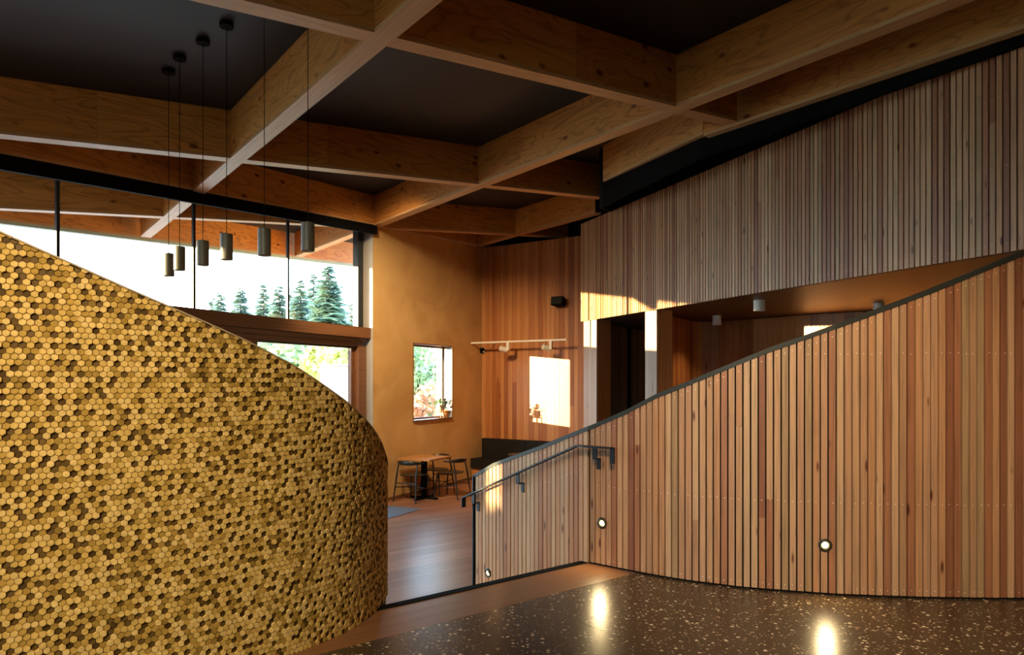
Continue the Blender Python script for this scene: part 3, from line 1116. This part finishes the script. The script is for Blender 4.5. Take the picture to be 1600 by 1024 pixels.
# ------------------------------------------------------------------ pendant lamps
PH, PRAD = .20, .0465
spec = [(263.5, 6.05, 396.5), (280.5, 5.80, 386), (317, 5.54, 376.5), (354, 5.30, 366), (413, 5.03, 357.5), (481, 4.80, 348.5)]
pl_lab = ['leftmost pendant lamp, lowest of the six hanging cylinders', 'second pendant lamp from the left, overlapping the leftmost one',
          'third pendant lamp from the left, just right of a window mullion', 'fourth pendant lamp from the left, with a steep sunlit stripe',
          'fifth pendant lamp from the left, in front of the sunlit fascia', 'rightmost and highest pendant lamp, nearest to the viewer']
proto = None
for i, (xp, Y, yt) in enumerate(spec):
    X = (xp - 800) / 1066.7 * Y
    ztop = EYE + (598 - yt) * Y / 1066.7
    zc = roof_top(X, Y)
    M = Matrix.Translation((X, Y, ztop - PH))
    if proto is None:
        root = empty('pendant_lamp', M)
        mk('shade', lathe([(PRAD - .004, .06), (PRAD - .004, .002), (PRAD - .002, 0), (PRAD, .003), (PRAD, PH - .003), (PRAD - .003, PH), (.006, PH), (.006, PH + .012)], 32, False, True), M_SHADE, root, M, True)
        mk('reflector', lathe([(PRAD - .0045, .001), (PRAD - .005, .03), (.02, .058), (.002, .06)], 32, False, True), M_CREAM, root, M, True)
        mk('cord', lathe([(.0028, PH), (.0028, zc - ztop + PH)], 6), M_BLACK, root, M)
        mk('canopy', lathe([(.052, 0), (.052, .028), (.048, .032)], 24), M_BLACK, root, Matrix.Translation((X, Y, zc - .034)), True)
        proto, pm, pzc = root, M, zc
    else:
        root = proto.copy(); COL.objects.link(root)
        root.matrix_basis = M; WM[root.name] = M
        for ch in proto.children:
            c = ch.copy(); COL.objects.link(c); c.parent = root; c.matrix_parent_inverse = ch.matrix_parent_inverse.copy()
            if c.name.startswith('cord'):
                c.data = mesh('cord', lathe([(.0028, PH), (.0028, zc - ztop + PH)], 6), M_BLACK)
            if c.name.startswith('canopy'):
                c.matrix_basis = Matrix.Translation((pm.translation.x, pm.translation.y, pm.translation.z + zc - (ztop - PH) - .034))
    root['label'] = pl_lab[i]; root['category'] = 'pendant lamp'; root['group'] = 'row of cylinder pendant lamps'

# ------------------------------------------------------------------ soffit downlights
dl = [(1186.5, 470, 486.5, 17.5, 'middle downlight under the mezzanine soffit, the brightest cylinder'),
      (1120, 494, 508.5, 13.5, 'leftmost and farthest downlight under the mezzanine soffit'),
      (1373, 474, 489, 15.5, 'downlight under the soffit half hidden by the balustrade cap')]
for xp, yt, yb, wp, lab in dl:
    Y = 1066.7 * .155 / wp
    Y = 1066.7 * (UB - EYE) / (598 - yt)
    r = wp * Y / 1066.7 / 2
    h = (yb - yt) * Y / 1066.7
    X = (xp - 800) / 1066.7 * Y
    M = Matrix.Translation((X, Y, UB + .004))
    o = empty('downlight', M, label=lab, category='light', group='surface downlights on the mezzanine soffit')
    mk('housing', lathe([(r - .012, -h), (r - .003, -h), (r, -h + .003), (r, 0)], 28, False, True), M_WHITE, o, M, True)
    ld = bpy.data.lights.new('downlight_fill_lamp', 'SPOT')  # light added inside unlit fixtures to brighten the lining boards
    ld.energy = 14; ld.color = (1, .68, .34); ld.spot_size = math.radians(120); ld.spot_blend = .8; ld.shadow_soft_size = .03
    link(bpy.data.objects.new('downlight_fill_lamp', ld), None, Matrix.Translation((X, Y, UB - h - .01)))
    mk('reflector', lathe([(r - .013, -h + .001), (r - .02, -h + .03), (.01, -h + .05)], 24, False, True), M_CREAM, o, M, True)

# ------------------------------------------------------------------ track with spotlights, speaker, sensor on the far wall
tk = CORNER + BN * .45
ZT = EYE + .825
FT = frame(tk.x, tk.y, 0, BK)
trk = empty('light_track', frame(tk.x, tk.y, ZT, BK), label='thin white lighting track across the far board wall', category='track')
mk('rail', box(-.0, 2.33, -.018, .018, ZT, ZT + .035), M_WHITE, trk, FT)
for s in (.35, 1.62):
    mk('wall_arm', box(s - .008, s + .008, .018, .45, ZT + .012, ZT + .024), M_WHITE, trk, FT)


def s_track(xp):
    k = (xp - 800) / 1066.7
    return (k * tk.y - tk.x) / (BK.x - k * BK.y)


for xp, lab in ((794, 'left white spotlight hanging from the lighting track'), (861, 'right white spotlight hanging from the lighting track')):
    s = s_track(xp)
    q = tk + BK * s
    M = Matrix.Translation((q.x, q.y, ZT))
    o = empty('spotlight', M, label=lab, category='spotlight', group='spotlights on the white track')
    mk('stem', box(-.028, .028, -.03, .03, -.16, 0), M_WHITE, o, frame(q.x, q.y, ZT, BK))
    Mh = M @ Matrix.Translation((-.10, .02, -.135)) @ Matrix.Rotation(math.radians(-75), 4, 'Y') @ Matrix.Rotation(math.radians(20), 4, 'X')
    mk('head', lathe([(.05, -.08), (.056, -.075), (.056, .07), (.045, .08)], 20), M_WHITE, o, Mh, True)
    mk('lens', lathe([(.042, .081), (.03, .083)], 20), M_CREAM, o, Mh)
k = (879 - 800) / 1066.7
s = (k * CORNER.y - CORNER.x) / (BK.x - k * BK.y)
q = CORNER + BK * s
M = frame(q.x, q.y, EYE + 1.61, BK)
spk = empty('wall_speaker', M, label='small black loudspeaker tilted down on the far board wall', category='speaker')
mk('cabinet', xf(prism([(-.13, -.26), (.13, -.26), (.10, -.06), (-.10, -.06)], -.085, .085), Matrix.Rotation(-.15, 4, 'X')), M_BLACK, spk, M)
mk('grille', xf(box(-.115, .115, -.268, -.261, -.07, .07), Matrix.Rotation(-.15, 4, 'X')), flat('speaker grille cloth', (.012, .012, .012), .9), spk, M)
mk('mount', box(-.03, .03, -.075, -.004, -.03, .03), M_STEEL, spk, M)
q = WP(3.74, 0)
M = frame(q[0], q[1], EYE + .70, W)
sn = empty('sensor', M, label='tiny black sensor with white eye in the far wall corner', category='sensor')
mk('body', box(-.03, .03, -.07, -.001, -.055, .055), M_BLACK, sn, M)
mk('eye', lathe([(.022, 0), (.016, .014), (.004, .018)], 14), M_WHITE, sn, M @ Matrix.Translation((0, -.07, -.03)) @ Matrix.Rotation(math.pi / 2, 4, 'X'), True)

# ------------------------------------------------------------------ bench and small round table
FBK = frame(CORNER.x, CORNER.y, 0, BK)
be = empty('bench', frame(*(CORNER + BK * 1.2 + BN * .3), LOW), label='dark upholstered bench along the foot of the far board wall', category='bench')
for a, b in ((.09, 1.18), (1.19, 2.34)):
    mk('back_cushion', box(a, b, -.14, -.012, LOW + .47, LOW + .87), M_VINYL, be, FBK)
    mk('seat_cushion', box(a, b, -.56, -.02, LOW + .27, LOW + .47), M_VINYL, be, FBK)
mk('plinth', box(.09, 2.34, -.50, -.02, LOW, LOW + .27), M_LINING, be, FBK)
X, Y = px(815, 12.9)
rt = empty('side_table', frame(X, Y, LOW), label='small black round table in front of the bench, behind the balustrade cap', category='table')
M = frame(X, Y, LOW)
mk('top', lathe([(.25, .70), (.262, .71), (.262, .72), (.255, .727)], 32), M_BLACKWOOD, rt, M)
mk('column', lathe([(.03, .02), (.03, .70)], 14), M_BLACKWOOD, rt, M)
mk('foot', lathe([(.2, 0), (.2, .012), (.05, .022)], 24), M_BLACKWOOD, rt, M)

# ------------------------------------------------------------------ dining table and chairs
TX, TY = -1.575, 12.24
MT = frame(TX, TY, LOW, W)
tb = empty('cafe_table', MT, label='square oak topped table on a black pedestal by the earth wall', category='table')
mk('table_top', box(-.35, .35, -.35, .33, .715, .745), M_TABLE, tb, MT)
mk('pedestal', box(-.04, .04, -.04, .04, .03, .715), M_BLACK, tb, MT)
mk('base', join(box(-.28, .28, -.03, .03, 0, .03), box(-.03, .03, -.28, -.03, 0, .03), box(-.03, .03, .03, .28, 0, .03)), M_BLACK, tb, MT)


def chair_parts(root, M):
    # faces +x, origin on the floor under the seat; the rear legs rise into a bent back rail
    seat = []
    V, F = [], []
    n = 24
    for ring, (k, z) in enumerate(((.0, .432), (.55, .434), (.96, .448), (1.0, .458), (.94, .466), (.5, .452), (.0, .449))):
        for i in range(n):
            a = 2 * math.pi * i / n
            sx_ = math.copysign(abs(math.cos(a)) ** .8, math.cos(a)) * .225
            sy_ = math.copysign(abs(math.sin(a)) ** .8, math.sin(a)) * .225
            V.append((sx_ * max(k, .02) + .0, sy_ * max(k, .02), z))
    for r in range(6):
        for i in range(n):
            j = (i + 1) % n
            F.append((r * n + i, r * n + j, (r + 1) * n + j, (r + 1) * n + i))
    mk('seat', (V, F), M_BLACKWOOD, root, M, True)
    for sy_ in (-1, 1):
        mk('leg', tube([(.235, .225 * sy_, 0), (.18, .17 * sy_, .44)], [.010, .016], 10), M_BLACKWOOD, root, M, True)
        mk('leg', tube([(-.275, .235 * sy_, 0), (-.215, .205 * sy_, .44), (-.165, .195 * sy_, .675)], [.010, .017, .012], 10), M_BLACKWOOD, root, M, True)
        mk('stretcher', tube([(.213, .203 * sy_, .2), (-.25, .222 * sy_, .26)], .009, 8), M_BLACKWOOD, root, M, True)
    mk('stretcher', tube([(-.01, -.212, .235), (-.01, .212, .235)], .009, 8), M_BLACKWOOD, root, M, True)
    mk('stretcher', tube([(-.235, -.215, .33), (-.235, .215, .33)], .009, 8), M_BLACKWOOD, root, M, True)
    pts, rad = [], []
    V, F = [], []
    m = 18
    for i in range(m + 1):
        a = math.radians(-112 + 224 * i / m)
        c = Vector((-.06 - .20 * math.cos(a),   .245 * math.sin(a), .675 + .01 * math.cos(a)))
        h = .012 + .026 * max(0, math.cos(a)) ** 1.0
        out = Vector((-math.cos(a), math.sin(a), 0))
        for k in range(8):
            b = 2 * math.pi * k / 8
            V.append(tuple(c + out * (.012 * math.cos(b)) + Vector((0, 0, h * math.sin(b)))))
    for i in range(m):
        for k in range(8):
            j = (k + 1) % 8
            F.append((i * 8 + k, i * 8 + j, (i + 1) * 8 + j, (i + 1) * 8 + k))
    F += [tuple(range(7, -1, -1)), tuple(m * 8 + k for k in range(8))]
    mk('back_rail', (V, F), M_BLACKWOOD, root, M, True)


wl_ = math.atan2(W.y, W.x)
chs = [((-1.735, 12.02), wl_, 'black wooden armchair at the near left end of the oak table'),
       ((-1.42, 12.78), wl_ + math.pi, 'black wooden armchair at the far end of the oak table, mostly hidden'),
       ((-1.10, 12.37), wl_ + math.pi / 2, 'black wooden armchair on the room side of the oak table, pulled out')]
ch0 = None
for (x, y), rz, lab in chs:
    M = Matrix.Translation((x, y, LOW)) @ Matrix.Rotation(rz, 4, 'Z')
    if ch0 is None:
        ch0 = r = empty('armchair', M)
        chair_parts(r, M)
    else:
        r = ch0.copy(); COL.objects.link(r); r.matrix_basis = M
        for c0_ in ch0.children:
            c = c0_.copy(); COL.objects.link(c); c.parent = r; c.matrix_parent_inverse = c0_.matrix_parent_inverse.copy()
    r['label'] = lab; r['category'] = 'chair'; r['group'] = 'black armchairs round the oak table'

# ------------------------------------------------------------------ plants on the window sill
def sill_pt(t, y):
    return FW @ Vector((t, y, Z_WIN[0] + .03))


def leaves(n, R, H, z0_, lw_, ll):
    V, F = [], []
    for i in range(n):
        a = random.uniform(0, 2 * math.pi); e = random.uniform(.2, 1.35)
        d = Vector((math.cos(a) * math.cos(e), math.sin(a) * math.cos(e), math.sin(e)))
        base = Vector((0, 0, z0_)) + d * random.uniform(.2, 1) * R
        base.z = z0_ + d.z * random.uniform(.2, 1) * H
        u = d.cross(Vector((0, 0, 1))).normalized() * lw_
        c = len(V)
        V += [tuple(base), tuple(base + d * ll * .5 + u), tuple(base + d * ll + Vector((0, 0, -ll * .25))), tuple(base + d * ll * .5 - u)]
        F += [(c, c + 1, c + 2, c + 3)]
    return V, F


p1 = sill_pt(2.24, .10)
M1 = Matrix.Translation(p1)
M1 = M1 @ Matrix.Scale(1.45, 4)
st = empty('plant_stand', M1, label='low orange wood stand under the white pot on the sill', category='stand')
for a in range(4):
    x, y = .055 * math.cos(a * math.pi / 2 + .4), .055 * math.sin(a * math.pi / 2 + .4)
    mk('leg', tube([(x * 1.1, y * 1.1, 0), (x, y, .13)], .006, 6), M_LEGWOOD, st, M1)
mk('ring', lathe([(.052, .075), (.060, .075), (.060, .085), (.052, .085)], 16), M_LEGWOOD, st, M1)
M1b = Matrix.Translation(p1 + Vector((0, 0, .126))) @ Matrix.Scale(1.35, 4)
pt_ = empty('potted_plant', M1b, label='small leafy plant in a white pot on the wooden stand by the window jamb', category='plant')
mk('pot', lathe([(.035, 0), (.048, .02), (.05, .10), (.044, .10), (.040, .085)], 18), M_CLAY, pt_, M1b, True)
mk('foliage', leaves(26, .07, .09, .09, .02, .07), M_GREEN, pt_, M1b, kind='stuff')
p2 = sill_pt(2.44, .09)
M2 = Matrix.Translation(p2) @ Matrix.Scale(1.6, 4)
pt2 = empty('potted_plant', M2, label='plant with dark trailing leaves in a terracotta pot against the window jamb', category='plant')
mk('pot', lathe([(.035, 0), (.05, .09), (.045, .09), (.04, .08)], 18), M_LEGWOOD, pt2, M2, True)
mk('foliage', leaves(34, .055, .14, .08, .018, .06), M_DARKPOT, pt2, M2, kind='stuff')

# ------------------------------------------------------------------ outside
def conifer(x, y, H, R, lab, seed):
    random.seed(seed)
    M = Matrix.Translation((x, y, -.74))
    t_ = empty('conifer', M, label=lab, category='tree', group='conifers beyond the glazing')
    mk('trunk', lathe([(.02 * H, 0), (.012 * H, H * .5), (.003 * H, H)], 8), M_BARK, t_, M, True)
    V, F = [], []
    z = H * .06
    while z < H * .985:
        f = 1 - z / H
        rr = R * (f ** .85) * random.uniform(.75, 1.1) + .08
        nb = 15 if f > .2 else 9
        a0 = random.uniform(0, 6.28)
        for k in range(nb):
            a = a0 + 2 * math.pi * k / nb + random.uniform(-.3, .3)
            L_ = rr * random.uniform(.55, 1.2)
            zb_ = z + random.uniform(-.03, .03) * H
            d = Vector((math.cos(a), math.sin(a), random.uniform(-.28, .05)))
            u = Vector((-math.sin(a), math.cos(a), 0))
            for j in range(8):
                c0_ = Vector((0, 0, zb_)) + d * L_ * (j + 1) / 8.2
                sz = .40 * L_ * (1.1 - j / 9) + .20
                for sg in (-1, 1):
                    c = len(V)
                    tip = c0_ + u * sg * sz + d * sz * .8 + Vector((0, 0, random.uniform(-.35, .1) * sz))
                    V += [tuple(c0_ - d * .25 * sz), tuple(c0_ + d * .45 * sz + Vector((0, 0, .15 * sz))), tuple(tip)]
                    F.append((c, c + 1, c + 2))
        z += H * .024 * random.uniform(.8, 1.3)
    mk('foliage', (V, F), M_CONIFER, t_, M, kind='stuff')


def broadleaf(x, y, H, R, mat, lab, seed, name='broadleaf_tree', n=2600, leaf=.16, cat='tree', grp='broadleaf trees and shrubs outside'):
    random.seed(seed)
    M = Matrix.Translation((x, y, -.74))
    t_ = empty(name, M, label=lab, category=cat, group=grp)
    mk('trunk', tube([(0, 0, 0), (.03 * H, .02 * H, H * .3), (0, .03 * H, H * .6)], [.03 * H, .022 * H, .01 * H], 8), M_BARK, t_, M, True)
    V, F = [], []
    blobs = [(Vector((random.uniform(-.55, .55) * R, random.uniform(-.55, .55) * R, H * random.uniform(.32, .8))), R * random.uniform(.32, .55)) for _ in range(11)]
    for i in range(n):
        c_, r_ = random.choice(blobs)
        v = Vector((random.gauss(0, 1), random.gauss(0, 1), random.gauss(0, 1))).normalized()
        p = c_ + v * r_ * random.uniform(.7, 1.05)
        u = Vector((random.gauss(0, 1), random.gauss(0, 1), random.gauss(0, 1))).normalized() * leaf
        w_ = u.cross(v).normalized() * leaf * .7
        c = len(V)
        V += [tuple(p - u), tuple(p + w_), tuple(p + u), tuple(p - w_)]
        F.append((c, c + 1, c + 2, c + 3))
    mk('foliage', (V, F), mat, t_, M, kind='stuff')


for i, (xp, yp, Y, wpx, lab) in enumerate([
        (332, 466, 67, 34, 'small far conifer at the left, left of a dense twin'), (345, 457, 57, 44, 'dense small conifer right of the leftmost conifer'),
        (376, 449, 50, 50, 'lone thin conifer standing apart on both sides'), (412, 441, 64, 44, 'slim conifer left of the bushy one'),
        (436, 447, 44, 50, 'bushy conifer just left of the right mullion'), (470, 437, 56, 58, 'conifer just right of the right mullion'),
        (490, 427, 73, 50, 'narrow conifer left of the tallest one'), (513, 415, 39, 90, 'tallest conifer near the right end of the clerestory'),
        (455, 452, 84, 52, 'dim far conifer behind the right mullion'), (549, 470, 82, 30, 'small conifer at the right edge of the clerestory')]):
    H = (598 - yp) / 1066.7 * Y + EYE + .74
    x, y = px(xp, Y)
    conifer(x, y, H, wpx / 1066.7 * Y * .92, lab, 20 + i)
for i, (xp, yp, Y, R, mat, lab) in enumerate([
        (395, 520, 34, 2.8, M_LEAF, 'dark green broadleaf tree seen at the left of the door glass'), (455, 528, 27, 2.1, M_LEAF, 'broadleaf tree in the middle of the door glass'),
        (500, 530, 32, 2.2, M_LEAF, 'green broadleaf tree left of the yellow one'), (538, 530, 25, 1.8, M_YELLOW, 'yellow green broadleaf tree at the right of the door glass'),
        (655, 515, 33, 2.6, M_LEAF, 'dark tree filling the top of the square window'), (672, 560, 25, 1.1, M_LEAF, 'round green shrub in the middle of the square window')]):
    H = (598 - yp) / 1066.7 * Y + EYE + .74
    broadleaf(*px(xp, Y), H * 1.05, R, mat, lab, 60 + i)
broadleaf(*px(646, 20), 2.6, .85, M_AUTUMN, 'orange leaved shrub at the left of the square window', 77, 'autumn_shrub', 1400, .12, 'shrub')
broadleaf(*px(520, 50), 6.9, 2.4, M_AUTUMN, 'orange autumn tree at the foot of the tallest conifer', 78, 'autumn_tree', 1800, .2)
gx, gy = px(500, 20)
gw = mk('garden_wall', box(0, 1.1, 0, .3, -.74, 1.95), M_RENDER, None, frame(gx, gy, 0, (1, .25)), label='white rendered garden wall outside the glass door', category='wall')
mk('coping', box(-.03, 1.13, -.03, .33, 1.95, 2.0), M_ALU, gw, frame(gx, gy, 0, (1, .25)))
fx, fy = px(641, 15.5)
fn = empty('garden_fence', frame(fx, fy, -.74), label='thin wire and post fence outside the square window', category='fence')
FF = frame(fx, fy, -.74, (1, .12))
for k in range(5):
    mk('post', box(k * .3 - .02, k * .3 + .02, -.02, .02, 0, 1.15), M_BARK, fn, FF)
for z in (.5, .82, 1.1):
    mk('rail', box(-.02, 1.22, -.03, -.02, z, z + .025), M_STEEL, fn, FF)

# ------------------------------------------------------------------ added unseen ceiling spots for fill light
random.seed(5)
for ((x, y), tgt, pw, ang, colr, drop), lab_ in zip(ADDED_SPOTS, (
        'added black fill spotlight nearest the hexagon wall, out of the picture', 'added black fill spotlight aimed at the curved balustrade, out of the picture',
        'added black fill spotlight farthest behind the viewer, out of the picture', 'added black fill spotlight hidden above the middle cross beam, aimed at the earth wall',
        'added black fill spotlight hidden above the middle cross beam, aimed at the far boards')):
    zc = roof_top(x, y)
    d = (Vector(tgt) - Vector((x, y, zc - drop))).normalized()
    R_ = d.to_track_quat('-Z', 'Y').to_matrix().to_4x4()
    M = Matrix.Translation((x, y, zc - drop)) @ R_
    o = empty('added_spot', M, label=lab_, category='light', group='added ceiling spots for fill light')
    mk('housing', lathe([(.045, -.0), (.05, 0), (.05, .16), (.045, .17)], 20, False, True), M_BLACK, o, M, True)
    mk('stem', lathe([(.01, 0), (.01, drop)], 8), M_BLACK, o, Matrix.Translation((x, y, zc - drop)))
    ld = bpy.data.lights.new('added_spot_lamp', 'SPOT')
    ld.energy = pw; ld.color = colr; ld.spot_size = math.radians(ang); ld.spot_blend = .9; ld.shadow_soft_size = .14
    link(bpy.data.objects.new('added_spot_lamp', ld), None, M @ Matrix.Translation((0, 0, -.005)))

# ------------------------------------------------------------------ added hedges out of view, shaped to block the low sun
SD = Vector((-.956, -.292)); SU = Vector((-.292, .956))


def added_hedge(u0, u1, dist, h, lab, seed):
    random.seed(seed)
    o2 = SU * u0 + SD * dist
    M = frame(o2.x, o2.y, -.74, SU)
    t_ = empty('added_hedge', M, label=lab, category='added_hedge', group='added hedges outside that block low sun')
    L_, D_ = u1 - u0, .9
    mk('core', box(.06, L_ - .06, .06, D_ - .06, 0, h - .05), M_BARK, t_, M)
    V, F = [], []
    for i in range(int(260 * L_ * h / 3)):
        f = random.random()
        if f < .38: p = Vector((random.uniform(0, L_), random.uniform(-.03, .06), random.uniform(0, h)))
        elif f < .76: p = Vector((random.uniform(0, L_), D_ - random.uniform(-.03, .06), random.uniform(0, h)))
        else: p = Vector((random.uniform(0, L_), random.uniform(0, D_), h - random.uniform(-.02, .05)))
        a = Vector((random.gauss(0, 1), random.gauss(0, 1), random.gauss(0, 1))).normalized() * .09
        b = Vector((random.gauss(0, 1), random.gauss(0, 1), random.gauss(0, 1))).normalized() * .06
        c = len(V)
        V += [tuple(p - a), tuple(p + b), tuple(p + a), tuple(p - b)]
        F.append((c, c + 1, c + 2, c + 3))
    mk('foliage', (V, F), M_LEAF, t_, M, kind='stuff')


added_hedge(6.22, 11.95, 13.0, 3.75, 'added long run of clipped hedging, blocking low sun outside the left of the glazed wall', 91)
added_hedge(5.95, 6.45, 13.95, 2.12, 'added low clipped hedging in the gap between two taller ones', 94)
added_hedge(5.45, 6.16, 13.0, 3.6, 'added short clipped hedging beside the low gap, blocking low sun', 92)
added_hedge(3.0, 5.50, 14.5, 5.2, 'added tall clipped hedging, blocking low sun outside beyond the gap', 93)
